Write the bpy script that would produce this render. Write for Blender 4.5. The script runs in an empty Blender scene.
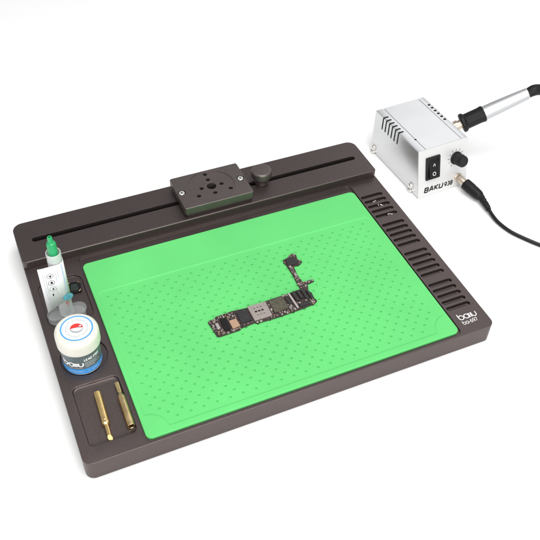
import bpy, bmesh, math, random
from math import pi, sin, cos, radians
from mathutils import Vector, Matrix
from mathutils.geometry import delaunay_2d_cdt
random.seed(7)
S = 0.001                       # everything below is written in millimetres
C = bpy.context.scene.collection

# ------------------------------------------------------------------ materials
def mat(name, col, rough=0.5, metal=0.0, spec=0.5, alpha=1.0, noise=None, bump=None, speck=None, ior=None, trans=0.0, coat=0.0, wear=None):
    m = bpy.data.materials.new(name); m.use_nodes = True
    nt = m.node_tree; b = nt.nodes['Principled BSDF']
    b.inputs['Base Color'].default_value = (*col, 1); b.inputs['Roughness'].default_value = rough
    b.inputs['Metallic'].default_value = metal; b.inputs['Specular IOR Level'].default_value = spec
    b.inputs['Alpha'].default_value = alpha; b.inputs['Transmission Weight'].default_value = trans
    b.inputs['Coat Weight'].default_value = coat
    if ior: b.inputs['IOR'].default_value = ior
    tc = nt.nodes.new('ShaderNodeTexCoord')
    def nz(scale, detail=4):
        n = nt.nodes.new('ShaderNodeTexNoise'); n.inputs['Scale'].default_value = scale; n.inputs['Detail'].default_value = detail
        nt.links.new(tc.outputs['Object'], n.inputs['Vector']); return n
    last = None
    if noise:                     # (scale, amount): small colour variation
        n = nz(noise[0]); mr = nt.nodes.new('ShaderNodeMapRange')
        mr.inputs[1].default_value = .3; mr.inputs[2].default_value = .7
        mr.inputs[3].default_value = 1 - noise[1]; mr.inputs[4].default_value = 1 + noise[1]
        nt.links.new(n.outputs['Fac'], mr.inputs[0])
        mx = nt.nodes.new('ShaderNodeVectorMath'); mx.operation = 'SCALE'; mx.inputs[0].default_value = col
        nt.links.new(mr.outputs[0], mx.inputs['Scale']); nt.links.new(mx.outputs[0], b.inputs['Base Color']); last = mx
    if speck:                     # (scale, colour, threshold)
        n = nz(speck[0], 6); cr = nt.nodes.new('ShaderNodeValToRGB')
        cr.color_ramp.elements[0].position = speck[2]; cr.color_ramp.elements[1].position = speck[2] + .05
        nt.links.new(n.outputs['Fac'], cr.inputs[0])
        mx = nt.nodes.new('ShaderNodeMix'); mx.data_type = 'RGBA'
        mx.inputs[6].default_value = (*col, 1); mx.inputs[7].default_value = (*speck[1], 1)
        if last: nt.links.new(last.outputs[0], mx.inputs[6])
        nt.links.new(cr.outputs[0], mx.inputs[0]); nt.links.new(mx.outputs[2], b.inputs['Base Color'])
    if wear:                      # (scale, amount): roughness variation
        n = nz(wear[0]); mr = nt.nodes.new('ShaderNodeMapRange')
        mr.inputs[3].default_value = max(0, rough - wear[1]); mr.inputs[4].default_value = min(1, rough + wear[1])
        nt.links.new(n.outputs['Fac'], mr.inputs[0]); nt.links.new(mr.outputs[0], b.inputs['Roughness'])
    if bump:                      # (scale, strength, distance in mm)
        n = nz(bump[0], 3); bp = nt.nodes.new('ShaderNodeBump'); bp.inputs['Strength'].default_value = bump[1]
        bp.inputs['Distance'].default_value = bump[2] * S
        nt.links.new(n.outputs['Fac'], bp.inputs['Height']); nt.links.new(bp.outputs[0], b.inputs['Normal'])
    return m
M = {}
M['table']  = mat('white_table', (.90, .90, .895), .75, spec=.2, noise=(3, .008))
M['alu']    = mat('bronze_anodised', (.108, .086, .083), .42, metal=.86, spec=.5, noise=(9, .05), bump=(2600, .35, .12), wear=(30, .05), speck=(2200, (.150, .122, .117), .56))
M['alu2']   = mat('bronze_anodised_machined', (.135, .112, .106), .40, metal=.74, spec=.5, noise=(40, .06), bump=(2600, .3, .1), speck=(2200, (.17, .145, .138), .56))
M['dark']   = mat('painted_shade_black', (.006, .006, .006), .8, spec=.1)  # flat black that paints shade into slots, holes and behind the vents
M['green']  = mat('green_silicone', (.122, .585, .165), .58, spec=.25, noise=(14, .05), wear=(25, .08), bump=(900, .12, .1))
M['silver'] = mat('silver_paint', (.70, .705, .71), .31, metal=.85, noise=(25, .012), bump=(2500, .12, .06), wear=(60, .04))
M['panelm'] = mat('silver_panel', (.66, .66, .655), .40, metal=.2, noise=(25, .01), bump=(2500, .1, .05))
M['tube']   = mat('polished_tube', (.56, .57, .58), .46, metal=.85, wear=(50, .05))
M['chrome'] = mat('nickel', (.80, .78, .74), .22, metal=1.0, noise=(300, .08))
M['nose'] = mat('bronzed_nickel', (.62, .52, .42), .3, metal=.9, noise=(200, .2))
M['steel']  = mat('screw_steel', (.85, .84, .82), .3, metal=.7)
M['brass']  = mat('brass', (.84, .60, .26), .27, metal=1.0, noise=(160, .16), wear=(220, .12), bump=(700, .25, .15))
M['brassd'] = mat('brass_dull', (.70, .52, .27), .31, metal=1.0, noise=(160, .2), wear=(220, .12), bump=(700, .3, .2))
M['black']  = mat('black_plastic', (.008, .008, .009), .36, spec=.3, noise=(80, .2), bump=(1500, .2, .08))
M['rubber'] = mat('black_rubber', (.007, .007, .007), .5, spec=.25, noise=(60, .25), bump=(1200, .2, .1))
M['cream']  = mat('cream_lid', (.70, .685, .61), .36, spec=.45, noise=(40, .015), coat=.1)
M['jar']    = mat('jar_plastic', (.70, .72, .71), .25, spec=.5)
M['paper']  = mat('white_label', (.74, .74, .755), .55, noise=(120, .015))
M['ink']    = mat('black_ink', (.02, .02, .022), .5)
M['greyink']= mat('grey_ink', (.42, .43, .46), .5)
M['palegrey']= mat('pale_grey_ink', (.50, .50, .54), .5)
M['blueink']= mat('blue_ink', (.07, .34, .78), .4)
M['paleblue']= mat('pale_blue_ink', (.42, .55, .80), .45)
M['red']    = mat('red_ink', (.80, .035, .03), .35)
M['teal']   = mat('teal_sticker', (.09, .32, .38), .4, noise=(500, .25))
M['slate']  = mat('slate_label', (.11, .14, .15), .38)
M['whiteink']= mat('white_ink', (.85, .85, .84), .45)
M['shadegrey']= mat('logo_grey', (.33, .35, .38), .4)
M['clear']  = mat('frosted_plastic', (.70, .73, .73), .22, alpha=.13, spec=.6)
M['collar'] = mat('milky_plastic', (.80, .83, .82), .28, alpha=.48, spec=.5)
M['cap']    = mat('green_cap', (.02, .36, .13), .32, spec=.5)
M['paste']  = mat('grey_paste', (.22, .21, .19), .5)
M['pcb']    = mat('board_black', (.028, .018, .018), .35, noise=(900, .4), speck=(1500, (.16, .075, .05), .60))
M['chip']   = mat('chip_black', (.018, .017, .017), .45, noise=(500, .3), speck=(1300, (.08, .07, .065), .64))
M['olive']  = mat('chip_olive', (.075, .070, .045), .38, noise=(400, .4), speck=(900, (.085, .078, .045), .58))
M['copper'] = mat('copper_shield', (.50, .32, .21), .45, metal=.4, noise=(400, .1))
M['tin']    = mat('tin_shield', (.38, .33, .305), .45, metal=.5, noise=(500, .10), bump=(900, .3, .1))
M['solder'] = mat('solder', (.62, .57, .54), .36, metal=.8)
M['tan']    = mat('capacitor_tan', (.20, .11, .07), .45)
M['gold']   = mat('gold_pad', (.75, .48, .25), .3, metal=.9)
M['glassy'] = mat('dark_green_glass', (.020, .030, .024), .15, spec=.6, noise=(400, .5))
M['cable']  = mat('black_cable', (.006, .006, .006), .33, spec=.35)

# ------------------------------------------------------------------ helpers
ORG = [Vector((0, 0, 0))]
def thing(name, label, cat, loc=(0, 0, 0), rz=0, group=None):
    o = bpy.data.objects.new(name, None); C.objects.link(o); o.empty_display_size = .01
    o.location = Vector(loc) * S; o.rotation_euler = (0, 0, rz); o['label'] = label; o['category'] = cat
    if group: o['group'] = group
    ORG[0] = Vector(loc); return o
def obj(name, bm, mats, parent=None, angle=32, weighted=True, local=False):
    bmesh.ops.remove_doubles(bm, verts=bm.verts, dist=1e-4)
    off = Vector((0, 0, 0)) if (local or parent is None) else ORG[0]
    for v in bm.verts: v.co = (v.co - off) * S
    bmesh.ops.recalc_face_normals(bm, faces=bm.faces)
    me = bpy.data.meshes.new(name); bm.to_mesh(me); bm.free()
    for m in (mats if isinstance(mats, (list, tuple)) else [mats]): me.materials.append(M[m])
    me.shade_smooth(); me.set_sharp_from_angle(angle=radians(angle))
    o = bpy.data.objects.new(name, me); C.objects.link(o); o.parent = parent
    if weighted:
        w = o.modifiers.new('wn', 'WEIGHTED_NORMAL'); w.keep_sharp = True
    return o

def rrect(x0, y0, x1, y1, r, n=7):
    rs = r if isinstance(r, (list, tuple)) else [r] * 4       # corners: x1y0, x1y1, x0y1, x0y0
    def f(off):
        P = []
        X0, Y0, X1, Y1 = x0 - off, y0 - off, x1 + off, y1 + off
        for (cx, cy, sx, sy, a0), rr in zip(((X1, Y0, -1, 1, -90), (X1, Y1, -1, -1, 0), (X0, Y1, 1, -1, 90), (X0, Y0, 1, 1, 180)), rs):
            q = max(rr + off, .02)
            for i in range(n + 1):
                a = radians(a0 + 90 * i / n)
                P.append((cx + sx * q + q * cos(a), cy + sy * q + q * sin(a)))
        return P
    return f
def circle(cx, cy, r, n=40):
    return lambda off: [(cx + (r + off) * cos(2 * pi * i / n), cy + (r + off) * sin(2 * pi * i / n)) for i in range(n)]
def poly(pts):                                                # free outline, offset by vertex normals
    def f(off):
        P = []; n = len(pts)
        for i in range(n):
            a, b, c = Vector(pts[i - 1]), Vector(pts[i]), Vector(pts[(i + 1) % n])
            d1 = (b - a).normalized(); d2 = (c - b).normalized()
            nn = Vector((d1.y + d2.y, -(d1.x + d2.x)));
            if nn.length < 1e-6: nn = Vector((d1.y, -d1.x))
            nn.normalize(); k = max(.45, nn.dot(Vector((d1.y, -d1.x))))
            P.append(tuple(b + nn * off / k))
        return P
    return f
def inside(pt, P):
    x, y = pt; c = False; j = len(P) - 1
    for i in range(len(P)):
        xi, yi = P[i]; xj, yj = P[j]
        if (yi > y) != (yj > y) and x < (xj - xi) * (y - yi) / (yj - yi) + xi: c = not c
        j = i
    return c
def cap(bm, outer, holes, put):
    vs = [Vector(q) for q in outer]; ed = [(i, (i + 1) % len(outer)) for i in range(len(outer))]
    for h in holes:
        b = len(vs); vs += [Vector(q) for q in h]; ed += [(b + i, b + (i + 1) % len(h)) for i in range(len(h))]
    V, E, F, *_ = delaunay_2d_cdt(vs, ed, [], 0, 1e-6)
    boxes = [(min(q[0] for q in h), max(q[0] for q in h), min(q[1] for q in h), max(q[1] for q in h)) for h in holes]
    bv = [bm.verts.new(put(v.x, v.y)) for v in V]
    for f in F:
        c = sum((V[i] for i in f), Vector((0, 0))) / len(f)
        if not inside(c, outer): continue
        if any(b[0] <= c.x <= b[1] and b[2] <= c.y <= b[3] and inside(c, h) for b, h in zip(boxes, holes)): continue
        try: bm.faces.new([bv[i] for i in f])
        except ValueError: pass
def skin(bm, shape, profile, frame):
    prev = None
    for off, z in profile:
        ring = [bm.verts.new(frame(x, y, z)) for x, y in shape(off)]
        if prev:
            n = len(ring)
            for i in range(n): bm.faces.new((prev[i], prev[(i + 1) % n], ring[(i + 1) % n], ring[i]))
        prev = ring
ID = lambda x, y, z: Vector((x, y, z))
def region(bm, outer, z, pockets, frame):
    cap(bm, outer, [p['shape'](p['profile'][0][0]) for p in pockets], lambda x, y: frame(x, y, z))
    for p in pockets:
        skin(bm, p['shape'], p['profile'], frame)
        if p.get('floor', True):
            o, zz = p['profile'][-1]; region(bm, p['shape'](o), zz, p.get('sub', []), frame)
def outprof(z0, z1, b, n=3, b0=0):
    pr = []
    if b0: pr += [(-b0, z0), (0, z0 + b0)]
    else: pr += [(0, z0)]
    for i in range(n + 1):
        a = pi / 2 * i / n; pr.append((-b * (1 - cos(a)), z1 - b + b * sin(a)))
    return pr
def pocket(shape, z, depth, b=.4, fil=.5, sub=(), floor=True, n=2):
    pr = []
    for i in range(n + 1):
        a = pi / 2 * i / n; pr.append((b * (1 - sin(a)), z - b * (1 - cos(a))))
    for i in range(n + 1):
        a = pi / 2 * i / n; pr.append((-fil * (1 - cos(a)), z - depth + fil * (1 - sin(a))))
    return dict(shape=shape, profile=pr, sub=list(sub), floor=floor)
def plate(shape, z0, z1, bev=.6, pockets=(), frame=ID, bm=None, n=3, b0=0, bottom=True):
    bm = bm or bmesh.new(); pr = outprof(z0, z1, bev, n, b0)
    skin(bm, shape, pr, frame)
    region(bm, shape(pr[-1][0]), z1, list(pockets), frame)
    if bottom: cap(bm, shape(pr[0][0]), [], lambda x, y: frame(x, y, z0))
    return bm
def lathe(bm, prof, base, axis, n=40, closed=True):           # prof: (radius, distance along the axis)
    base = Vector(base); ax = Vector(axis).normalized(); q = ax.to_track_quat('Z', 'Y')
    prev = None; first = None
    for r, h in prof:
        ring = [bm.verts.new(base + q @ Vector((max(r, .001) * cos(2 * pi * i / n), max(r, .001) * sin(2 * pi * i / n), h))) for i in range(n)]
        if prev:
            for i in range(n): bm.faces.new((prev[i], prev[(i + 1) % n], ring[(i + 1) % n], ring[i]))
        first = first or ring; prev = ring
    if closed:
        bm.faces.new(first); bm.faces.new(prev)
    return bm
def box(bm, x0, y0, z0, x1, y1, z1, frame=ID):
    v = [bm.verts.new(frame(x, y, z)) for z in (z0, z1) for x, y in ((x0, y0), (x1, y0), (x1, y1), (x0, y1))]
    for f in ((0, 1, 2, 3), (4, 5, 6, 7), (0, 1, 5, 4), (1, 2, 6, 5), (2, 3, 7, 6), (3, 0, 4, 7)): bm.faces.new([v[i] for i in f])
    return bm
def smoothpath(pts, k=8):
    P = [Vector(q) for q in pts]; P = [P[0] * 2 - P[1]] + P + [P[-1] * 2 - P[-2]]; out = []
    for i in range(1, len(P) - 2):
        for j in range(k):
            t = j / k; a, b, c, d = P[i - 1], P[i], P[i + 1], P[i + 2]
            out.append(.5 * ((2 * b) + (c - a) * t + (2 * a - 5 * b + 4 * c - d) * t * t + (3 * b - a - 3 * c + d) * t ** 3))
    out.append(P[-2]); return out
def tube(bm, path, rad, n=16):
    prev = None; up = Vector((0, 0, 1)); first = None
    for i, q in enumerate(path):
        t = (path[min(i + 1, len(path) - 1)] - path[max(i - 1, 0)]).normalized()
        s = t.cross(up).normalized(); u = s.cross(t); r = rad(i / (len(path) - 1)) if callable(rad) else rad
        ring = [bm.verts.new(q + (s * cos(2 * pi * k / n) + u * sin(2 * pi * k / n)) * r) for k in range(n)]
        if prev:
            for k in range(n): bm.faces.new((prev[k], prev[(k + 1) % n], ring[(k + 1) % n], ring[k]))
        first = first or ring; prev = ring
    bm.faces.new(first); bm.faces.new(prev); return bm

# stroke lettering: every glyph is a list of polylines, x-height 1
def arc(cx, cy, r, a0, a1, n=10, ry=None):
    return [(cx + r * cos(radians(a0 + (a1 - a0) * i / n)), cy + (ry or r) * sin(radians(a0 + (a1 - a0) * i / n))) for i in range(n + 1)]
GL = {
 'b': (1.0, [[(0, 1.45), (0, .5)], arc(.5, .5, .5, 180, 540, 20)]),
 'a': (1.0, [arc(.5, .5, .5, 0, 360, 20), [(1.0, 1.0), (1.0, 0)]]),
 'k': (.38, [[(.02, 0), (.02, 1)], [(.36, 0), (.36, 1)]]),
 'u': (.9, [[(0, 1), (0, .42)] + arc(.45, .42, .45, 180, 360, 12, .42) + [(.9, 1)]]),
 '-': (.45, [[(0, .5), (.45, .5)]]),
 '6': (.8, [arc(.4, .42, .4, 0, 360, 16, .42), [(.02, .5), (.12, .95), (.45, 1.3)]]),
 '9': (.8, [arc(.4, .88, .4, 0, 360, 16, .42), [(.78, .8), (.7, .35), (.35, 0)]]),
 '7': (.75, [[(0, 1.3), (.75, 1.3), (.25, 0)]]),
 '3': (.7, [arc(.32, .98, .34, 140, -90, 12, .32), arc(.32, .34, .38, 90, -140, 12, .34)]),
 '8': (.75, [arc(.37, .97, .32, 0, 360, 14, .33), arc(.37, .33, .38, 0, 360, 14, .34)]),
 'B': (1.0, [[(0, 0), (0, 1.3), (.8, 1.3), (.95, 1.15), (.95, .8), (.8, .68), (0, .68)], [(.8, .68), (1, .52), (1, .15), (.85, 0), (0, 0)]]),
 'A': (1.1, [[(0, 0), (.5, 1.3), (.65, 1.3), (1.1, 0)], [(.2, .42), (.95, .42)]]),
 'K': (1.0, [[(0, 0), (0, 1.3)], [(.95, 1.3), (.12, .66), (1, 0)]]),
 'U': (1.0, [[(0, 1.3), (0, .15), (.15, 0), (.85, 0), (1, .15), (1, 1.3)]]),
 'L': (.7, [[(0, 1.3), (0, 0), (.7, 0)]]), 'E': (.7, [[(.7, 1.3), (0, 1.3), (0, 0), (.7, 0)], [(0, .66), (.6, .66)]]),
 'D': (.9, [[(0, 0), (0, 1.3), (.5, 1.3), (.88, .95), (.88, .35), (.5, 0), (0, 0)]]),
 'F': (.7, [[(.7, 1.3), (0, 1.3), (0, 0)], [(0, .66), (.6, .66)]]),
 'R': (.9, [[(0, 0), (0, 1.3), (.7, 1.3), (.88, 1.1), (.88, .85), (.7, .66), (0, .66)], [(.5, .66), (.9, 0)]]),
 ' ': (.35, []),
}
LIFT = [0]
def ribbon(bm, pts, w, put0, mi=0, closed=False):
    LIFT[0] += 1; lift = .014 * (LIFT[0] % 4)                  # strokes that cross never share a plane
    def put(x, y):
        p = put0(x, y); return p + (put0(x + .05, y) - p).cross(put0(x, y + .05) - p).normalized() * lift
    P = [Vector(q) for q in pts]
    if len(P) > 2 and (P[0] - P[-1]).length < 1e-5: P = P[:-1]; closed = True
    n = len(P); L = []
    for i in range(n):
        a = P[i - 1] if (i or closed) else P[0] * 2 - P[1]; c = P[(i + 1) % n] if (i < n - 1 or closed) else P[-1] * 2 - P[-2]
        d1 = (P[i] - a).normalized(); d2 = (c - P[i]).normalized(); m = Vector((-(d1.y + d2.y), d1.x + d2.x))
        m = m.normalized() if m.length > 1e-6 else Vector((-d1.y, d1.x)); k = max(.5, m.dot(Vector((-d1.y, d1.x))))
        L.append((bm.verts.new(put(*(P[i] + m * w / 2 / k))), bm.verts.new(put(*(P[i] - m * w / 2 / k)))))
    for i in range(n if closed else n - 1):
        a, b = L[i], L[(i + 1) % n]; f = bm.faces.new((a[0], b[0], b[1], a[1])); f.material_index = mi
def write(bm, s, x, y, h, w, put, sx=1.0, gap=.32, shear=0, mi=0):
    for ch in s:
        adv, st = GL[ch]
        for pl in st:
            ribbon(bm, [(x + (a * sx + b * shear) * h, y + b * h) for a, b in pl], w, put, mi)
        x += (adv * sx + gap) * h
    return x
def blob(bm, pts, put, mi=0):
    f = bm.faces.new([bm.verts.new(put(*q)) for q in pts]); f.material_index = mi
def boolean(o, cutter_bms):
    cs = []
    for i, b in enumerate(cutter_bms):
        bmesh.ops.recalc_face_normals(b, faces=b.faces)
        for v in b.verts: v.co *= S
        me = bpy.data.meshes.new('cut'); b.to_mesh(me); b.free()
        c = bpy.data.objects.new('cut', me); C.objects.link(c); cs.append(c)
        c.matrix_world = o.matrix_world
        c.parent = o.parent
        md = o.modifiers.new('b', 'BOOLEAN'); md.operation = 'DIFFERENCE'; md.solver = 'EXACT'; md.object = c
    dg = bpy.context.evaluated_depsgraph_get(); dg.update()
    me = bpy.data.meshes.new_from_object(o.evaluated_get(dg)); o.modifiers.clear(); o.data = me
    me.shade_smooth(); me.set_sharp_from_angle(angle=radians(30))
    for c in cs: bpy.data.objects.remove(c)
    return o

# ------------------------------------------------------------------ setting
bm = bmesh.new(); box(bm, -9000, -6000, -30, 9000, 12000, 0)
g = obj('tabletop', bm, 'table'); g['kind'] = 'structure'; g['label'] = 'seamless bright white table surface under everything'

# ------------------------------------------------------------------ the work tray
TZ = 20.4; RB = 28.5
tray = thing('repair_tray', 'dark bronze metal repair work tray with a raised slotted rail along its back edge', 'work tray')
pk = []
for top in (183.9, 141.6, 100.2, 58.2):
    for k in range(5):
        y = top - 7.25 * k
        pk.append(pocket(rrect(320.6, y - 2.15, 343.8, y + 2.15, 2.14), TZ, 3.6, .3, .8))
pk.append(pocket(rrect(7.6, 14, 43.4, 69.5, 4.5), TZ, 1.9, .8, 1.2))
pk.append(pocket(rrect(5.8, 134, 43.6, 187.5, 8), TZ, 2.0, .6, .8))
pk.append(pocket(circle(24.3, 96.4, 18.6, 64), TZ, 2.2, .5, .6))
pk.append(pocket(rrect(45.8, 1.9, 319.0, 205.6, 5), TZ, 1.6, .35, .4))
bm = plate(rrect(0, 0, 350, 260.4, [6, 6, 6, 7], 10), .4, TZ, .5, pk, b0=.5)
obj('tray_base', bm, 'alu', tray)
rail_slot = pocket(rrect(13.5, 232.0, 339.0, 237.6, 2.79), RB, 6.5, .3, .3)
bm = plate(rrect(0, 208.4, 350, 260.8, [3.2, 9, 9, 4.5], 10), TZ + .02, RB, 1.0, [rail_slot], n=4)
obj('raised_rail', bm, 'alu', tray)
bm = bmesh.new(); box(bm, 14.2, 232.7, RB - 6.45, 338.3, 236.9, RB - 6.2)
obj('slot_shade', bm, 'dark', tray)  # black strip over the slot's metal floor, shade painted in
bm = bmesh.new(); put = lambda x, y: Vector((x, y, TZ + .06))
write(bm, 'baku', 324.9, 14.5, 4.45, .75, put, sx=1.0, gap=.16)
obj('logo_lettering', bm, 'whiteink', tray, weighted=False)
bm = bmesh.new(); write(bm, 'ba-697', 325.2, 9.2, 2.7, .42, put, sx=.85, gap=.22)
obj('model_number', bm, 'whiteink', tray, weighted=False)

# ------------------------------------------------------------------ silicone mat
ORG[0] = Vector((0, 0, 0))
MZ = 21.2; x0, y0, x1, y1 = 47.7, 3.9, 317.6, 196.0
a, b, c, d = 51.6, 9.6, 314.2, 158.2; R_ = 15.5
inner = [(a + R_ + .5, b)] + [(c - R_ - .5, b)]
cr = (c + .5, b - .5); inner += [(cr[0] + R_ * cos(t), cr[1] + R_ * sin(t)) for t in [radians(178 - 86 * i / 10) for i in range(11)]]
inner += [(c, d - 4), (c - 1.2, d - 1.2), (c - 4, d), (a + 4, d), (a + 1.2, d - 1.2), (a, d - 4)]
cl = (a - .5, b - .5); inner += [(cl[0] + R_ * cos(t), cl[1] + R_ * sin(t)) for t in [radians(88 - 86 * i / 10) for i in range(11)]]
dents = []
for r in range(27):
    y = 151.1 - 5.4 * r
    for k in range(26):
        x = 58.8 + 10.68 * k + (5.34 if r % 2 else 0)
        if x > c - 5 or y < b + 4: continue
        if math.hypot(x - cl[0], y - cl[1]) < R_ + 2.6 or math.hypot(x - cr[0], y - cr[1]) < R_ + 2.6: continue
        dents.append(dict(shape=circle(x + random.uniform(-.12, .12), y + random.uniform(-.12, .12), 1.12, 12),
             profile=[(.18, MZ - .5), (0, MZ - .62), (-.25, MZ - 1.5)]))
step = dict(shape=poly(inner), profile=[(.6, MZ), (.25, MZ - .08), (-.25, MZ - .42), (-.6, MZ - .5)], sub=dents)
bm = plate(rrect(x0, y0, x1, y1, [5, 5, 5, 5]), TZ - 1.58, MZ, .7, [step], n=4)
mat_o = obj('silicone_mat', bm, 'green', None, angle=28)
mat_o['label'] = 'bright green dimpled silicone work mat lying in the tray'; mat_o['category'] = 'mat'

# ------------------------------------------------------------------ sliding clamp plate on the rail
cp = thing('clamp_plate', 'thick dark square clamp plate with drilled holes and two screws, astride the rail', 'clamp', (184.2, 234, RB))
CZ = 40.0
holes = [(184.4, 234, 4.5)] + [(184.4 + 10 * cos(radians(t)), 234 + 10 * sin(radians(t)), 2.0) for t in (0, 90, 180, 270)] \
      + [(184.4 + 18.4 * cos(radians(t)), 234 + 18.4 * sin(radians(t)), 2.0) for t in (90, 210, 330)]
hp = [pocket(circle(x, y, r, 28), CZ - .7, 7, .25, .1) for x, y, r in holes]
disc = pocket(circle(184.4, 234, 22.2, 72), CZ, .7, .15, .15, sub=hp)
scr = [pocket(circle(x, 234.2, 3.7, 28), CZ, 2.0, .3, .1) for x in (154.9, 213.9)]
bm = plate(rrect(150.2, 211.0, 218.6, 257.2, [2.2, 2.2, 2.2, 2.2]), RB + 3.0, CZ, .7, [disc] + scr, b0=.8)
obj('plate', bm, 'alu2', cp)
bm = plate(rrect(152.0, 212.6, 216.8, 255.4, 2), RB + .05, RB + 2.98, .1)
obj('slide_block', bm, 'alu', cp)
bm = bmesh.new()
for x, y, r in holes: lathe(bm, [(r - .2, 0), (r - .2, .3)], (x, y, CZ - 7.65), (0, 0, 1), 24)
obj('hole_shade', bm, 'dark', cp)  # black discs that paint the shade at the bottom of the drilled holes
for x in (154.9, 213.9):
    bm = bmesh.new(); lathe(bm, [(.01, 0), (2.75, 0), (2.8, 1.3), (2.5, 1.8), (1.25, 1.95), (1.1, 1.2), (.01, 1.1)], (x, 234.2, CZ - 1.9), (0, 0, 1), 28)
    s = obj('screw', bm, 'steel', cp)
    bm = bmesh.new(); lathe(bm, [(1.08, 0), (1.08, .25)], (x, 234.2, CZ - .72), (0, 0, 1), 6)
    obj('hex_socket_shade', bm, 'ink', s)  # black hexagon painting the shade inside the screw's recess

# knurled knob
kn = thing('locking_knob', 'round dark metal locking knob standing in the rail slot', 'knob', (236, 234.4, RB))
bm = bmesh.new()
lathe(bm, [(5.6, .1), (5.8, 3.2), (6.2, 4.0), (9.6, 7.4), (9.9, 8.2), (9.9, 13.2), (9.4, 14.2), (8.6, 14.7), (7.6, 14.95), (.01, 14.95)], (236, 234.4, RB), (0, 0, 1), 56)
obj('knob_cap', bm, 'alu2', kn, angle=40)
bm = bmesh.new(); lathe(bm, [(6.8, .04), (6.8, .9), (6.4, 1.2)], (236, 234.4, RB), (0, 0, 1), 40)
obj('washer', bm, 'alu', kn)

# ------------------------------------------------------------------ flux jar
JX, JY, JB = 22.9, 94.6, 18.25
jar = thing('flux_jar', 'small round jar with a cream screw lid and a grey and blue label', 'jar', (JX, JY, JB))
bm = bmesh.new()
lathe(bm, [(12.5, .0), (14.2, .2), (15.1, 1.0), (15.3, 2.0), (15.3, 25.0), (13.5, 25.4)], (JX, JY, JB), (0, 0, 1), 64)
body = obj('jar_body', bm, 'jar', jar, angle=40)
def cyl(r, zc, ang0):           # (arc length, height) on the jar's wall; arc 0 faces ang0
    return lambda s, z: Vector((JX + r * cos(ang0 + s / r), JY + r * sin(ang0 + s / r), JB + z))
def band(r, z0, z1, a0, a1, n=64):
    bm = bmesh.new()
    for i in range(n):
        t0, t1 = a0 + (a1 - a0) * i / n, a0 + (a1 - a0) * (i + 1) / n
        bm.faces.new([bm.verts.new((JX + r * cos(t), JY + r * sin(t), JB + z)) for t, z in ((t0, z0), (t1, z0), (t1, z1), (t0, z1))])
    return bm
obj('label_band', band(15.36, 8.0, 24.8, 0, 2 * pi), 'slate', jar)
obj('label_stripe', band(15.38, 2.2, 8.0, 0, 2 * pi), 'blueink', jar)
CAMA = math.atan2(-311.4 - JY, -7.4 - JX)
put = cyl(15.44, 0, CAMA)
bm = bmesh.new(); write(bm, 'baku', -17.2, 11.6, 4.0, 1.15, put, sx=.98, gap=.30)
obj('jar_logo', bm, 'whiteink', jar, weighted=False)
bm = bmesh.new()
write(bm, 'LEAD FREE', .8, 17.4, 1.75, .55, put, sx=.8, gap=.28)
for k, (l0, l1) in enumerate(((.8, 11.5), (.8, 9.0), (.8, 12.5), (.8, 7.5))):
    x = l0
    while x < l1:
        w = random.uniform(.7, 1.6); z = 15.2 - k * 1.6
        ribbon(bm, [(x, z), (x + w * .5, z), (x + w, z)], .42, put); x += w + .35
x = -16.5
while x < -2.5:
    w = random.uniform(.6, 1.3); ribbon(bm, [(x, 9.6), (x + w * .5, 9.6), (x + w, 9.6)], .8, put, 1); x += w + .3
x = -14
while x < 15:
    w = random.uniform(.8, 2.4)
    if random.random() < .72: ribbon(bm, [(x, 5.2), (x + w * .5, 5.2), (x + w, 5.2)], 1.0, put, 2)
    x += w + .5
obj('label_text', bm, ['whiteink', 'greyink', 'paleblue'], jar, weighted=False)
LR = 16.8; LZ0 = 26.2; LZ1 = 39.2
bm = bmesh.new()
lathe(bm, [(15.6, LZ0 - 1.0), (16.7, LZ0 - .9), (LR, LZ0 - .5), (LR + .1, LZ1 - 5.5), (LR, LZ1 - 3.4), (LR - .4, LZ1 - 1.9), (LR - 1.2, LZ1 - .8), (LR - 2.2, LZ1 - .2), (13.6, LZ1), (.01, LZ1)], (JX, JY, JB), (0, 0, 1), 72)
lid = obj('lid', bm, 'cream', jar, angle=50)
LT = JB + LZ1
ROT = radians(-17)
def top(x, y, h=.08): return Vector((JX + .5 + x * cos(ROT) - y * sin(ROT), JY + x * sin(ROT) + y * cos(ROT) + .2, LT + h))
bm = bmesh.new()
blob(bm, arc(0, 0, 12.2, 0, 354, 59), lambda x, y: top(x, y, .04), 5)
ribbon(bm, arc(0, 0, 11.9, 0, 360, 72), 1.1, top, 0)
for i in range(46):
    t = radians(i * 360 / 46); 
    if i % 11 == 5: continue
    r0, r1 = 7.6, 7.6 + random.uniform(.9, 1.5)
    ribbon(bm, [(r0 * cos(t), r0 * sin(t)), ((r0 + r1) / 2 * cos(t + .03), (r0 + r1) / 2 * sin(t + .03)), (r1 * cos(t), r1 * sin(t))], .38, top, 1)
blob(bm, arc(0, -.5, 4.9, 0, 354, 40, 4.0), lambda x, y: top(x, y, .10), 3)
blob(bm, arc(0, .1, 4.5, 180, 360, 20, 3.2) + [(4.4, .3)], lambda x, y: top(x, y, .14), 4)
blob(bm, [(-4.9, -.8)] + [(-4.9 + 9.6 * k / 12, -.9 + 1.3 * sin(pi * k / 12) * (1 if k > 6 else .6) + .12 * k) for k in range(1, 13)] + arc(0, 0, 4.9, 15, 180, 16, 4.6), lambda x, y: top(x, y, .18), 2)
blob(bm, arc(2.6, 2.2, .9, 0, 345, 12, .6), lambda x, y: top(x, y, .22), 4)
obj('lid_print', bm, ['blueink', 'greyink', 'red', 'shadegrey', 'whiteink', 'jar'], lid, weighted=False)

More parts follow.
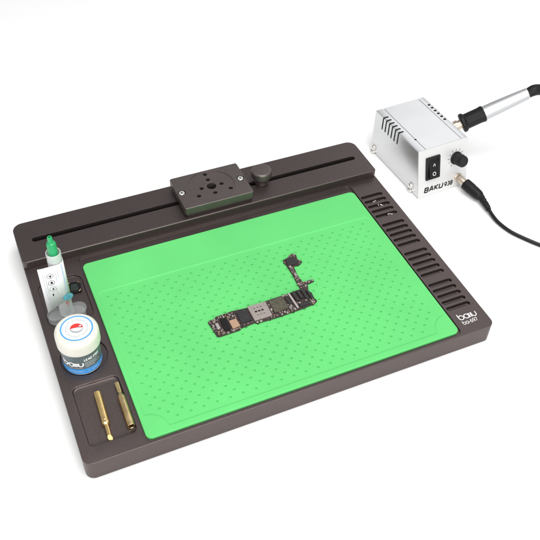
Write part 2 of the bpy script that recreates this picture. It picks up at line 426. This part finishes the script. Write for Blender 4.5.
# ------------------------------------------------------------------ syringe standing on its flange
SX, SY, SB = 22.9, 146.0, 18.5
sy = thing('paste_syringe', 'upright translucent syringe with a white flag label and green tip cap', 'syringe', (SX, SY, SB))
fl = lambda w, h, cx=SX, cy=SY - .5: rrect(cx - w, cy - h, cx + w, cy + h, h - .05, 10)
bm = plate(fl(15.6, 8.0, SX - .6, SY - 1.5), SB + .1, SB + 1.5, .5); obj('thumb_pad', bm, 'clear', sy)
bm = plate(fl(16.4, 6.8), SB + 4.2, SB + 5.8, .5); obj('flange', bm, 'clear', sy)
bm = bmesh.new()
lathe(bm, [(4.9, 1.5), (4.9, 40), (.01, 40)], (SX, SY, SB), (0, 0, 1), 36); obj('plunger', bm, 'clear', sy)
bm = bmesh.new()
lathe(bm, [(4.8, 18), (4.8, 60), (.01, 60)], (SX, SY, SB), (0, 0, 1), 36); obj('paste', bm, 'paste', sy)
bm = bmesh.new()
lathe(bm, [(6.0, 4.0), (5.7, 7), (5.7, 61), (5.3, 62.5), (5.5, 63.5), (5.7, 66), (5.9, 72.5), (5.7, 73.4), (5.1, 73.4), (5.0, 65), (.01, 65)], (SX, SY, SB), (0, 0, 1), 48)
barrel = obj('barrel', bm, 'collar', sy, angle=45)
bm = bmesh.new()
lathe(bm, [(3.9, 65.2), (3.7, 72), (3.4, 79), (3.2, 83.4), (2.0, 83.9), (1.9, 89.0), (1.5, 89.6), (.9, 89.6), (.8, 87), (.01, 87)], (SX, SY, SB), (0, 0, 1), 32)
capo = obj('tip_cap', bm, 'cap', sy, angle=40)
bm = bmesh.new()
for k in range(6):
    t = 2 * pi * k / 6; cx, cy = SX + 3.25 * cos(t), SY + 3.25 * sin(t)
    box(bm, cx - .4, cy - .4, SB + 74, cx + .4, cy + .4, SB + 82.6)
obj('cap_rib', bm, 'cap', capo)
# the label: a flag pointing left in front of the barrel, then wrapped round its right side
FY = SY - 5.95; path = [(7.9, FY - .3), (12, FY - .1), (17, FY), (SX, FY)]
path += [(SX + 5.95 * sin(radians(t)), SY - 5.95 * cos(radians(t))) for t in range(12, 260, 12)]
bm = bmesh.new(); prev = None; s = 0; zt = 83.4
for i, (x, y) in enumerate(path):
    if i: s += math.hypot(x - path[i - 1][0], y - path[i - 1][1])
    zb = 33.8 + min(s, 25) * .52 if x < SX + 6 or i < 8 else 45
    cur = (bm.verts.new((x, y, zb)), bm.verts.new((x, y, zt + (.6 if i == 0 else 0))))
    if prev: bm.faces.new((prev[0], cur[0], cur[1], prev[1]))
    prev = cur
lab = obj('flag_label', bm, 'paper', sy, angle=60, weighted=False)
m = lab.modifiers.new('s', 'SOLIDIFY'); m.thickness = .12 * S; m.offset = 0
fp = lambda x, z: Vector((x, FY - .42 + (.1 if x > 14 else -.02) + (0 if x < 23 else (x - 23) ** 2 / 13.0), z))
bm = bmesh.new()
for cx, cz in ((16.1, 73.7), (16.0, 66.2), (16.1, 59.0)):
    ribbon(bm, arc(cx, cz, 2.5, 0, 360, 24), .3 if cz > 60 else .2, fp, 0)
blob(bm, arc(16.2, 73.4, .9, 0, 330, 8), fp, 0); ribbon(bm, [(14.9, 74.6), (16.2, 73.6), (17.6, 74.9)], .3, fp, 0); ribbon(bm, [(16.2, 73.6), (16.2, 72), (16.3, 71.6)], .4, fp, 0)
blob(bm, [(15.2, 65), (17.3, 65), (17.0, 66.6), (16.2, 68), (15.4, 66.6)], fp, 0)
blob(bm, [(15.6, 58), (16.8, 58), (17.1, 59.4), (15.9, 60)], fp, 0); blob(bm, [(14.6, 51.2), (15.6, 51.2), (15.9, 53.6), (14.9, 53.8)], fp, 0)
for cx, z0_, z1_ in ((10.6, 48, 76), (12.3, 50, 77), (20.6, 66, 78), (22.3, 70, 78), (18.8, 52, 58)):
    z = z0_
    while z < z1_:
        w = random.uniform(.8, 2.2); ribbon(bm, [(cx, z), (cx, z + w / 2), (cx, z + w)], .55, fp, 1); z += w + .6
z = 52
while z < 81:
    w = random.uniform(1, 2.6); ribbon(bm, [(26.3, z), (26.3, z + w / 2), (26.3, z + w)], .8, fp, 2); z += w + .5
obj('label_print', bm, ['ink', 'palegrey', 'paleblue'], lab, weighted=False)
bm = bmesh.new()
lathe(bm, [(4.0, 0), (4.2, .3), (4.1, .6), (.01, .7)], (26.0, FY - .1, 46.0), (0, -1, .12), 36)
for v in bm.verts: v.co.z = 46.0 + (v.co.z - 46.0) * .72 + (v.co.x - 26.0) * .18
obj('teal_sticker', bm, 'teal', sy, angle=40)
bm = bmesh.new(); cp_ = lambda a_, z: Vector((SX + 6.1 * sin(a_ / 6.1), SY - 6.1 * cos(a_ / 6.1), z))
ribbon(bm, arc(1.9, 38.8, 1.2, 20, 340, 14, 1.5), .45, cp_, 0); ribbon(bm, [(1.6, 36), (1.6, 35), (2.8, 35)], .4, cp_, 0)
obj('red_mark', bm, 'red', barrel, weighted=False)

# ------------------------------------------------------------------ square block in the pocket
sb = thing('square_block', 'small glossy dark green square block with brass corners behind the syringe', 'block', (35.2, 172.8, 18.4))
def rot(cx, cy, a_): return lambda x, y, z: Vector((cx + x * cos(a_) - y * sin(a_), cy + x * sin(a_) + y * cos(a_), z))
fr = rot(35.2, 172.8, radians(-6))
obj('block_body', plate(rrect(-5.6, -6.2, 5.6, 6.2, 1.6), 18.42, 20.4, .4, [pocket(rrect(-3.6, -3.8, 3.6, 3.8, .6), 20.4, .5, .15, .1)], frame=fr), 'rubber', sb)
obj('glass_window', plate(rrect(-3.2, -3.4, 3.2, 3.4, .4), 19.95, 20.3, .1, [pocket(circle(0, 0, .9, 16), 20.3, .3, .1, .05)], frame=fr), 'glassy', sb)
for sx_, sy_ in ((-1, 1), (1, 1), (1, -1)):
    bm = bmesh.new(); tube(bm, [fr(sx_ * (3.4 + 1.5 * t), sy_ * (5.5 - 1.4 * t * t), 20.45) for t in (0, .3, .6, .9, 1.1)], .32, 8)
    obj('brass_corner', bm, 'brassd', sb)

# ------------------------------------------------------------------ brass soldering tips
def tip(name, label, base, end, prof, cutter):
    t = thing(name, label, 'soldering tip', base, 0, 'brass soldering tips in the tray pocket')
    bm = bmesh.new(); lathe(bm, prof, base, Vector(end) - Vector(base), 36, True)
    cutter(bm); return t, bm
A0, A1 = (24.7, 57.6, 21.55), (23.2, 14.0, 20.9)
t, bm = tip('soldering_tip', 'brass soldering tip with its slanted point toward the front of the tray', A0, A1,
   [(2.3, .1), (2.75, .25), (2.9, .6), (2.9, 26.3), (2.6, 26.8), (2.6, 27.2), (3.2, 27.6), (3.2, 29.4), (2.3, 30.2), (1.75, 30.6), (1.7, 43.6), (1.6, 43.8)], lambda b: None)
ax = (Vector(A1) - Vector(A0)).normalized(); P0 = Vector(A0) + ax * 40.2 + Vector((0, 0, 1.7))
res = bmesh.ops.bisect_plane(bm, geom=bm.verts[:] + bm.edges[:] + bm.faces[:], plane_co=P0, plane_no=(Vector((-.45, 0, 1)) + ax * 1.0).normalized(), clear_outer=True)
bmesh.ops.holes_fill(bm, edges=[e for e in bm.edges if e.is_boundary])
obj('shaft', bm, 'brass', t)
B0, B1 = (40.3, 18.8, 21.5), (40.9, 61.6, 21.2)
t, bm = tip('soldering_tip', 'brass soldering tip with its hollow end toward the front, right of its twin', B0, B1,
   [(2.0, 9.0), (2.05, .2), (2.3, 0), (2.75, .15), (2.9, .6), (2.9, 27.5), (2.6, 29), (1.6, 31.4), (1.5, 32), (1.75, 33.5), (1.85, 41), (1.7, 42.6)], lambda b: None)
for v in bm.verts:                                             # flatten the chisel end
    d = (v.co - Vector(B0)).y
    if d > 32: v.co.z = 21.2 + (v.co.z - 21.2) * (1 - .55 * min(1, (d - 32) / 6))
obj('shaft', bm, 'brassd', t)
bm = bmesh.new(); lathe(bm, [(1.95, 0), (1.95, .2)], Vector(B0) + (Vector(B1) - Vector(B0)).normalized() * 8, Vector(B1) - Vector(B0), 24)
obj('bore_shade', bm, 'dark', t)  # black disc painting the darkness inside the hollow end

# ------------------------------------------------------------------ tiny screws in the slots
for x, y, a_, L_, lb in ((331.0, 176.7, .3, 2.2, 'tiny bright silver screw in the second slot from the rail'),
                     (332.2, 169.6, 1.2, 2.2, 'tiny black-headed screw at the middle of the third slot from the rail'),
                     (336.0, 169.2, 2.2, 1.8, 'tiny dull screw at the right of the third slot from the rail'),
                     (333.9, 154.7, .6, 2.2, 'tiny dark screw at the middle of the fifth slot from the rail'),
                     (338.0, 154.9, 2.8, 2.2, 'tiny bright screw at the right end of the fifth slot from the rail')):
    ts = thing('tiny_screw', lb, 'screw', (x, y, 18.0), 0, 'tiny screws lying in the tray slots')
    dark = 'dark' in lb or 'black' in lb
    d = Vector((cos(a_), sin(a_), .25)); bm = bmesh.new()
    lathe(bm, [(.6, 0), (1.2, .15), (1.35, .5), (1.2, .95), (.5, 1.0)], (x, y, 18.4), -d, 14); obj('screw_head', bm, 'rubber' if dark else 'solder', ts)
    bm = bmesh.new(); lathe(bm, [(.6, 0), (.6, L_ + .2), (.3, L_ + .6)], (x, y, 18.4), d, 10); obj('thread', bm, 'solder', ts)

# ------------------------------------------------------------------ phone circuit board
BZ = MZ - .33; BT = BZ + 1.0
pb = thing('circuit_board', 'small dark L-shaped phone circuit board crowded with chips, on the green mat', 'circuit board', (175, 90, BZ))
out = [(127.1, 91.0), (128.2, 82), (128.9, 74.4), (131, 73.4), (149, 73.8), (150.5, 75.2), (163, 76.4), (164.5, 75), (183.3, 74.6), (207.7, 75.6), (215, 76.4), (217, 75.9), (221.6, 78.6), (221.9, 80.6), (220.6, 82), (221.6, 89), (219.6, 92), (221.4, 95.8), (222.2, 99.2), (229.3, 100.6), (229.4, 103.2), (221.0, 103.0), (219.6, 104), (218.8, 112), (220.3, 123.6), (226.2, 123.5), (229.9, 126), (227.0, 130.4), (228.4, 136), (226, 138.4), (222.8, 138), (220, 135.4), (214.7, 134.2), (213.6, 131), (214.6, 128), (215.0, 116), (214.3, 105), (214.2, 96.4), (202, 95.7), (180, 95.0), (163, 93.9), (150, 95.2), (135, 94.4), (133, 92.4), (129, 92.6)]
obj('substrate', plate(poly(out), BZ, BT, .12), 'pcb', pb)
def slab(name, q, h, m_, pockets=(), bev=.2, z=BT):
    return obj(name, plate(poly(q), z - .03, z + h, bev, pockets, bottom=False), m_, pb)
slab('copper_shield', [(143.7, 76.6), (150.6, 77.4), (150.0, 85.8), (143.6, 85.6)], 1.0, 'copper')
slab('black_chip', [(152.4, 79.6), (161.6, 79.4), (161.9, 93.0), (153.0, 92.2)], .9, 'chip')
slab('black_chip', [(136.6, 77), (142.2, 77), (142.4, 90), (137.2, 90.6)], 1.0, 'rubber')
zs = BT + 1.3; sp = []
for ry, rr in ((90.2, .55), (86.2, 1.05), (82.4, .55)):
    for k in (-1, 0, 1):
        sp.append(pocket(rrect(171.2 + 2.9 * k - rr, ry - rr * .85, 171.2 + 2.9 * k + rr, ry + rr * .85, rr * .4, 3), zs, .9, .08, .05))
slab('card_socket', [(163.6, 77.4), (179.5, 77.6), (179.8, 93.8), (163.4, 94.0)], 1.3, 'tin', sp)
bm = bmesh.new()
for ry, rr in ((90.2, .5), (86.2, 1.0), (82.4, .5)):
    for k in (-1, 0, 1): box(bm, 171.2 + 2.9 * k - rr, ry - rr * .8, zs - .86, 171.2 + 2.9 * k + rr, ry + rr * .8, zs - .5)
obj('opening_shade', bm, 'dark', pb)  # black fills standing in for shade in the socket's openings
slab('memory_chip', [(182.6, 79.6), (195.6, 80.4), (195.6, 93.9), (183.0, 93.6)], 1.0, 'olive')
slab('black_chip', [(198, 83), (200.4, 83), (200.4, 92), (197.4, 92)], .9, 'chip')
slab('metal_bar', [(202.0, 76.9), (203.8, 77.0), (202.9, 94.6), (201.2, 94.6)], 1.5, 'solder')
for q in ([(205.2, 84.0), (208.0, 84.0), (207.2, 95.0), (204.4, 94.9)], [(209.6, 85.5), (212.2, 85.8), (211.6, 95.2), (208.9, 95.2)], [(213.8, 82.5), (216.4, 82.5), (215.8, 94.8), (213.3, 94.8)], [(217.8, 81.8), (220.4, 81.8), (219.6, 91.0), (217.2, 92.4)]):
    slab('connector', q, 1.6, 'chip')
slab('connector', [(216.0, 125.2), (224.8, 125.2), (225.2, 133.6), (216.4, 133.2)], .8, 'chip')
slab('connector', [(205.5, 77.6), (215.2, 77.8), (214.9, 81.0), (205.3, 80.6)], .9, 'chip')
slab('crystal', [(131.9, 80.6), (134.6, 80.8), (134.4, 87.2), (131.8, 87.0)], .9, 'solder')
slab('crystal', [(216.2, 111.4), (218.2, 111.4), (218.4, 115.4), (216.4, 115.4)], .8, 'tin')
def comp(name, mid, end, L_, W_, H_):
    bm = bmesh.new(); box(bm, -L_ / 2 + L_ * .26, -W_ / 2, 0, L_ / 2 - L_ * .26, W_ / 2, H_)
    for f in bm.faces: f.material_index = 0
    for s_ in (-1, 1):
        n0 = len(bm.faces); bm.faces.ensure_lookup_table()
        xa, xb = sorted((s_ * L_ / 2, s_ * (L_ / 2 - L_ * .25))); box(bm, xa, -W_ / 2 - .03, 0, xb, W_ / 2 + .03, H_ + .04)
        bm.faces.ensure_lookup_table()
        for f in bm.faces[n0:]: f.material_index = 1
    return obj(name, bm, [mid, end], pb, local=True, weighted=False)
def place(o, x, y, a_, s_=1):
    o.location = (Vector((x, y, BT - .02)) - ORG[0]) * S; o.rotation_euler = (0, 0, a_); o.scale = (s_,) * 3
zones = []      # places for the tiny parts: along the edges and between the chips
for _ in range(4000):
    x, y = random.uniform(127, 230), random.uniform(73, 139)
    zones.append((x, y))
blocked = [(143, 76, 151, 86.4), (151.6, 78.6, 162.4, 93.6), (136, 76.4, 143, 91), (162.8, 76.8, 180.4, 94.6), (181.8, 79, 196.3, 94.6), (197, 82, 201, 92.6), (200.8, 76, 204.4, 95), (204.2, 83.4, 221, 96), (215.4, 124.6, 225.6, 134), (205, 77, 215.6, 81.4), (131.3, 80, 135.2, 87.8), (215.8, 110.8, 218.8, 116)]
shrunk = poly(out)(-.75); spots = []
for x, y in zones:
    if not inside((x, y), shrunk) or any(b[0] - .3 < x < b[2] + .3 and b[1] - .3 < y < b[3] + .3 for b in blocked): continue
    if any(math.hypot(x - u, y - v) < 1.34 for u, v in spots): continue
    spots.append((x, y))
protos = [comp('capacitor', 'tan', 'solder', 1.5, .85, .7), comp('resistor', 'rubber', 'solder', 1.4, .8, .5), comp('gold_contact', 'gold', 'gold', 1.3, .8, .35)]
used = [0, 0, 0]
for x, y in spots:
    k = random.choices((0, 1, 2), (.5, .34, .16))[0]
    if used[k] >= 98: continue
    o = protos[k]
    if used[k]: o = protos[k].copy(); C.objects.link(o); o.parent = pb
    used[k] += 1
    place(o, x, y, random.choice((0, pi / 2)) + random.uniform(-.06, .06), random.uniform(.8, 1.15))

bmi = bmesh.new(); box(bmi, -1.1, -.75, 0, 1.1, .75, .95); bmesh.ops.bevel(bmi, geom=bmi.edges[:], offset=.12, segments=1, affect='EDGES')
ind = obj('inductor', bmi, 'tin', pb, local=True, weighted=False)
for i, (x, y) in enumerate(random.sample(spots, 34)):
    o = ind if i == 0 else ind.copy()
    if i: C.objects.link(o); o.parent = pb
    place(o, x, y, random.choice((0, pi / 2)), random.uniform(.7, 1.05))

# ------------------------------------------------------------------ power station
YAW = radians(3.4); ST = (387.2, 181.3, 0)
st = thing('power_station', 'small silver sheet metal soldering power station with a black switch and dial', 'power station', ST, YAW)
W, D, H, SL = 60, 91.3, 50.0, 13.0
LL = math.hypot(SL, H)
def stm(v): return v          # station meshes are written in its own frame
def sobj(name, bm, m_, parent=st, **k): return obj(name, bm, m_, parent, local=True, **k)
def prism(bm, x0_, x1_, ys):     # side outline (y,z) extruded along x
    a_ = [bm.verts.new((x0_, y, z)) for y, z in ys]; b_ = [bm.verts.new((x1_, y, z)) for y, z in ys]; n = len(ys)
    bm.faces.new(a_); bm.faces.new(b_)
    for i in range(n): bm.faces.new((a_[i], a_[(i + 1) % n], b_[(i + 1) % n], b_[i]))
    return bm
k = SL / H
side = lambda i, z0_, z1_, zf=0: [(k * z0_ + 1.4 + i, z0_), (D - i, z0_), (D - i, z1_), (k * z1_ + 1.4 + i, z1_)]
cov = bmesh.new(); prism(cov, 0, W, side(0, .9, H))
long_e = [e for e in cov.edges if abs(e.verts[0].co.y - e.verts[1].co.y) > 30 and e.verts[0].co.z > 40 and e.verts[1].co.z > 40]
bmesh.ops.bevel(cov, geom=long_e, offset=1.1, segments=3, affect='EDGES', profile=.5)
co = sobj('cover', cov, 'silver', weighted=False)
cut = []
c1 = bmesh.new(); prism(c1, .7, W - .7, [(-20, -5), (D - .7, -5), (D - .7, H - .7), (-20, H - .7)]); cut.append(c1)
for q in range(6):
    y = 76.9 - 5.62 * q
    for left in (1, 0):
        cb = bmesh.new()
        if left: box(cb, -1, y - 1.05, 35.8, 5.9, y + 1.05, 60); 
        else: box(cb, W - 5.0, y - 1.3, 41, W + 1, y + 1.3, 60)
        cut.append(cb)
for x in (9.2, 52.5):
    cb = bmesh.new(); box(cb, x - .3, 8, H - 1.5, x + .3, D + 2, H + 2); cut.append(cb)
cb = bmesh.new(); lathe(cb, [(1.25, -4), (1.25, 4)], (9.2, 32.5, H), (0, 0, 1), 20); cut.append(cb)
boolean(co, cut)
ib = bmesh.new(); prism(ib, .95, W - .95, side(1.0, .7, H - .95)); sobj('vent_shade_core', ib, 'dark', weighted=False)  # added black block, paints the dark interior seen through vents and seams
# slanted front panel; frame: u across, v up the slope, n outward
pn = Vector((0, -H, SL)).normalized(); pv = Vector((0, SL, H)).normalized()
pf = lambda u, v, n: Vector((u, 0, 0)) + pv * v + pn * n + Vector((0, .25, 0))
bm = plate(rrect(0, .4, W, LL + .35, .7, 4), -1.15, .25, .3, frame=pf, bottom=True); sobj('front_panel', bm, 'panelm')
v1 = 17.9 / H * LL; v2 = 41.8 / H * LL
bm = plate(rrect(8.4, v1, 25.4, v2, 1.0), .26, 1.9, .5, [pocket(rrect(11.0, v1 + 2.3, 22.8, v2 - 2.3, .5), 1.9, 1.4, .15, .1)], frame=pf)
sw = sobj('power_switch', bm, 'black')
bm = bmesh.new(); vm = (v1 + v2) / 2
ys = [(v1 + 2.6, .6), (v1 + 2.6, 3.9), (vm - 1.5, 3.1), (vm + 1.5, 2.4), (v2 - 2.6, 1.0), (v2 - 2.6, .6)]
A_ = [bm.verts.new(pf(11.4, v, n)) for v, n in ys]; B_ = [bm.verts.new(pf(22.4, v, n)) for v, n in ys]
bm.faces.new(A_); bm.faces.new(B_)
for i in range(len(ys)): bm.faces.new((A_[i], A_[(i + 1) % 6], B_[(i + 1) % 6], B_[i]))
sobj('rocker', bm, 'black', sw, weighted=False)
bm = bmesh.new()
nz_ = lambda v: 3.9 - (v - v1 - 2.6) * .8 / (vm - 1.5 - v1 - 2.6) + .06 if v < vm - 1.5 else 3.16 - (v - vm + 1.5) * .233
ribbon(bm, arc(17.0, v1 + 6.6, 1.75, 0, 360, 24), .55, lambda u, v: pf(u, v, nz_(v) + .02))
ribbon(bm, [(16.2, vm + 2.0), (17.2, vm + 3.2), (17.4, vm + 4.6)], .45, lambda u, v: pf(u, v, 2.4 - (v - vm - 1.5) * .19 + .10), 0)
ribbon(bm, [(18.4, vm + 1.8), (18.6, vm + 3.0), (18.4, vm + 4.4)], .45, lambda u, v: pf(u, v, 2.4 - (v - vm - 1.5) * .19 + .10), 0)
sobj('switch_symbols', bm, 'whiteink', sw, weighted=False)
DU, DV = 45.6, 32.2 / H * LL
bm = bmesh.new()
lathe(bm, [(6.9, .3), (6.9, 1.4), (5.9, 1.8), (5.75, 12.4), (5.3, 13.0), (3.8, 13.0), (3.6, 12.7), (.01, 12.7)], pf(DU, DV, 0), pn, 40)
dl = sobj('dial', bm, 'black', angle=40)
bm = bmesh.new()
for q in range(28):
    t = 2 * pi * q / 28
    c_ = [pf(DU + 5.85 * cos(t + e), DV + 5.85 * sin(t + e), h) for e, h in ((-.045, 2), (.045, 2), (.045, 12.2), (-.045, 12.2))]
    d_ = [pf(DU + 6.1 * cos(t), DV + 6.1 * sin(t), h) for h in (2.1, 12.0)]
    vs = [bm.verts.new(w_) for w_ in c_ + d_]
    bm.faces.new((vs[0], vs[4], vs[5], vs[3])); bm.faces.new((vs[4], vs[1], vs[2], vs[5]))
sobj('dial_ridges', bm, 'black', dl, weighted=False)
bm = bmesh.new()
for q in range(11):
    t = radians(232 - q * 28.4); r0, r1 = 7.8, (9.8 if q % 2 else 10.2)
    ribbon(bm, [(DU + r0 * cos(t), DV + r0 * sin(t)), (DU + (r0 + r1) / 2 * cos(t), DV + (r0 + r1) / 2 * sin(t)), (DU + r1 * cos(t), DV + r1 * sin(t))], .5, lambda u, v: pf(u, v, .3))
sobj('dial_ticks', bm, 'ink', weighted=False)
bm = bmesh.new(); pp = lambda u, v: pf(u, v, .32)
xe = write(bm, 'BAKU', 7.6, 5.0, 3.6, 1.55, pp, sx=1.12, gap=.5, shear=.22)
write(bm, '938', xe + .8, 4.9, 3.2, 1.2, pp, sx=.95, gap=.42, shear=.22)
sobj('brand_lettering', bm, 'ink', weighted=False)
for y, z in ((86.0, 6.2), (15.2, 7.2)):
    bm = bmesh.new(); lathe(bm, [(3.6, 0), (3.8, .3), (3.6, .6)], (-.02, y, z), (-1, 0, 0), 32); ws = sobj('screw', bm, 'chrome', angle=40)
    bm = bmesh.new(); lathe(bm, [(2.7, .6), (2.65, 1.3), (2.0, 2.1), (1.1, 2.5), (.01, 2.55)], (-.02, y, z), (-1, 0, 0), 28); sobj('screw_head', bm, 'chrome', ws, angle=50)
    bm = bmesh.new(); lathe(bm, [(1.6, 0), (1.8, .4), (1.7, 2.4), (1.2, 2.8)], (-.02, y - 2.4, 1.9), (-1, 0, 0), 24); sobj('lug', bm, 'chrome', ws, angle=40)
for x, y in ((6, 10), (54, 10), (6, 84), (54, 84)):
    bm = bmesh.new(); lathe(bm, [(3, 0), (3.2, .3), (3.2, .69)], (x, y, .01), (0, 0, 1), 20); sobj('foot', bm, 'rubber')
# jack socket on the panel and the iron's socket bracket at the right side
JU, JV = 49.0, 10.2 / H * LL
bm = bmesh.new(); lathe(bm, [(4.6, .26), (4.6, 1.2), (4.0, 1.6), (3.9, 3.4), (2.2, 3.5)], pf(JU, JV, 0), pn, 32)
sobj('power_socket', bm, 'nose', angle=40)
bm = bmesh.new(); box(bm, W + .05, 33, 22, W + 1.2, 52, H - 3); sobj('socket_bracket', bm, 'chrome')

# ------------------------------------------------------------------ helpers that turn station coordinates into the world
def sw_(v): return Vector(ST) + Matrix.Rotation(YAW, 3, 'Z') @ Vector(v)
# power lead plugged into the panel
j0 = sw_(pf(JU, JV, 3.4)); 
pc = thing('power_lead', 'black power lead with a moulded plug, plugged into the front of the silver box', 'cable', (j0.x, j0.y, 0))
jd = Vector((440.0, 168.0, 7.4)) - j0
p1 = j0 + jd.normalized() * 7.5
bm = bmesh.new(); lathe(bm, [(3.6, -1), (3.6, 5.3), (3.9, 5.4), (3.9, 8.6)], j0, jd, 32); obj('plug_sleeve', bm, 'nose', pc, angle=40)
pe = Vector((444.0, 155.0, 6.0))
bm = bmesh.new(); d2 = pe - p1; L2 = d2.length
lathe(bm, [(4.4, 0), (5.5, .5), (5.9, 1.6), (5.9, L2 * .42), (5.45, L2 * .5), (5.7, L2 * .56), (5.3, L2 - 4), (4.5, L2 - 1), (3.6, L2)], p1, d2, 36); obj('plug_body', bm, 'rubber', pc, angle=40)
cpts = [(444.0, 155.0, 6.0), (443.4, 148.5, 5.4), (442.8, 141.6, 4.8), (441.6, 131, 3.4), (441.8, 120, 2.3), (444.7, 106.7, 2.0), (450.0, 95.4, 2.0), (461.6, 77.4, 2.0), (477, 60, 2.0), (500, 44, 2), (540, 30, 2), (590, 25, 2)]
path = smoothpath(cpts, 10)
bm = bmesh.new(); sr = smoothpath(cpts[:3] + [(442.0, 137.5, 4.2)], 8)
tube(bm, sr, lambda t: 3.5 - 1.1 * t + (.25 if int(t * 9) % 2 == 0 else 0), 20); obj('strain_relief', bm, 'rubber', pc, angle=50)
bm = bmesh.new(); tube(bm, path, 1.85, 18); obj('cable', bm, 'cable', pc, angle=60)

# ------------------------------------------------------------------ soldering iron resting in the bracket
I0 = Vector((461.5, 226.0, 46.0)); I1 = Vector((521.5, 211.4, 76.0)); I0 = I0 - (I1 - I0).normalized() * 4; idr = (I1 - I0).normalized()
si = thing('soldering_iron', 'silver soldering iron with a black collar, slotted into the side of the silver box', 'soldering iron', tuple(I0))
q0 = I0 - idr * 6
bm = bmesh.new(); lathe(bm, [(5.6, -1.5), (5.6, 2.5), (4.6, 2.6), (4.6, 6.5)], q0, idr, 28); obj('metal_nose', bm, 'nose', si, angle=40)
bm = bmesh.new()
lathe(bm, [(6.0, 0), (9.2, .1), (10.0, .9), (10.0, 3.2), (9.2, 4.2), (8.1, 5.4), (8.1, 20), (8.5, 23.0), (8.5, 24.4), (7.4, 25.2)], I0, idr, 44); obj('collar', bm, 'rubber', si, angle=40)
bm = bmesh.new(); lathe(bm, [(7.4, 24), (7.3, 36), (6.8, 50), (5.9, 71), (5.3, 72.2)], I0, idr, 44); obj('handle', bm, 'tube', si, angle=40)
e0 = I0 + idr * 71.5
bp_ = smoothpath([tuple(e0), tuple(e0 + idr * 8), tuple(e0 + Vector((16, -3.5, 2.5))), tuple(e0 + Vector((29, -8, -1.5))), tuple(e0 + Vector((43, -13, -11)))], 8)
bm = bmesh.new(); tube(bm, bp_, lambda t: (5.0 + .7 * min(1, t * 5)) if t < .2 else 5.7 - 1.0 * (t - .2), 28); obj('cable_boot', bm, 'rubber', si, angle=50)
e1 = bp_[-1]
cp2 = smoothpath([tuple(e1 + Vector((-3, .5, 2))), tuple(e1 + Vector((10, -6, -14))), tuple(e1 + Vector((24, -14, -36))), tuple(e1 + Vector((44, -20, -60)))] + [(e1.x + 80, e1.y - 24, 2.4), (e1.x + 140, e1.y - 10, 2.4)], 8)
bm = bmesh.new(); tube(bm, cp2, 2.2, 14); obj('cord', bm, 'cable', si, angle=60)

# ------------------------------------------------------------------ camera (solved from the tray's edges)
cam = bpy.data.cameras.new('Camera'); co_ = bpy.data.objects.new('Camera', cam); C.objects.link(co_)
Rm = Matrix(((0.916772008644075, 0.26912617680587014, -0.29512740490263456), (-0.39838839990134634, 0.6689854343464722, -0.6274911724130525), (0.028561634945378223, 0.692841677145737, 0.7205238673487016)))
co_.matrix_world = Matrix.Translation(Vector((-7.3857, -311.4432, 525.5178)) * S) @ Rm.to_4x4()
cam.sensor_width = 36; cam.lens = 52.7723; cam.clip_start = .01; cam.clip_end = 60
bpy.context.scene.camera = co_

# ------------------------------------------------------------------ light: a white photo studio with soft boxes and added fill lamps
w = bpy.data.worlds.new('World'); bpy.context.scene.world = w; w.use_nodes = True
w.node_tree.nodes['Background'].inputs[0].default_value = (.95, .97, 1, 1); w.node_tree.nodes['Background'].inputs[1].default_value = .42
def area(name, loc, target, sx_, sy_, power, col=(1, 1, 1)):
    l = bpy.data.lights.new(name, 'AREA'); l.shape = 'RECTANGLE'; l.size = sx_; l.size_y = sy_; l.energy = power; l.color = col
    o = bpy.data.objects.new(name, l); C.objects.link(o); o.location = loc
    o.rotation_euler = (Vector(target) - Vector(loc)).to_track_quat('-Z', 'Y').to_euler(); return o
area('overhead_softbox', (.25, -.15, 1.5), (.22, .1, 0), 1.1, 1.1, 20, (1, .99, .975))
area('front_softbox', (-.1, -1.5, .75), (.2, .1, 0), 1.6, .9, 23, (1, .995, .985))
area('back_right_fill', (1.35, 1.05, 1.15), (.40, .20, 0), .9, .9, 2.7, (1, 1, 1))  # added lamp, gives the station's top something bright to reflect
area('left_fill', (-1.6, .1, .9), (.1, .15, 0), .9, .9, 2, (1, 1, 1))  # added fill lamp, lightens the shadow left of the tray
sc = bpy.context.scene
sc.view_settings.view_transform = 'Standard'; sc.view_settings.look = 'None'; sc.view_settings.gamma = 1; sc.view_settings.exposure = 0
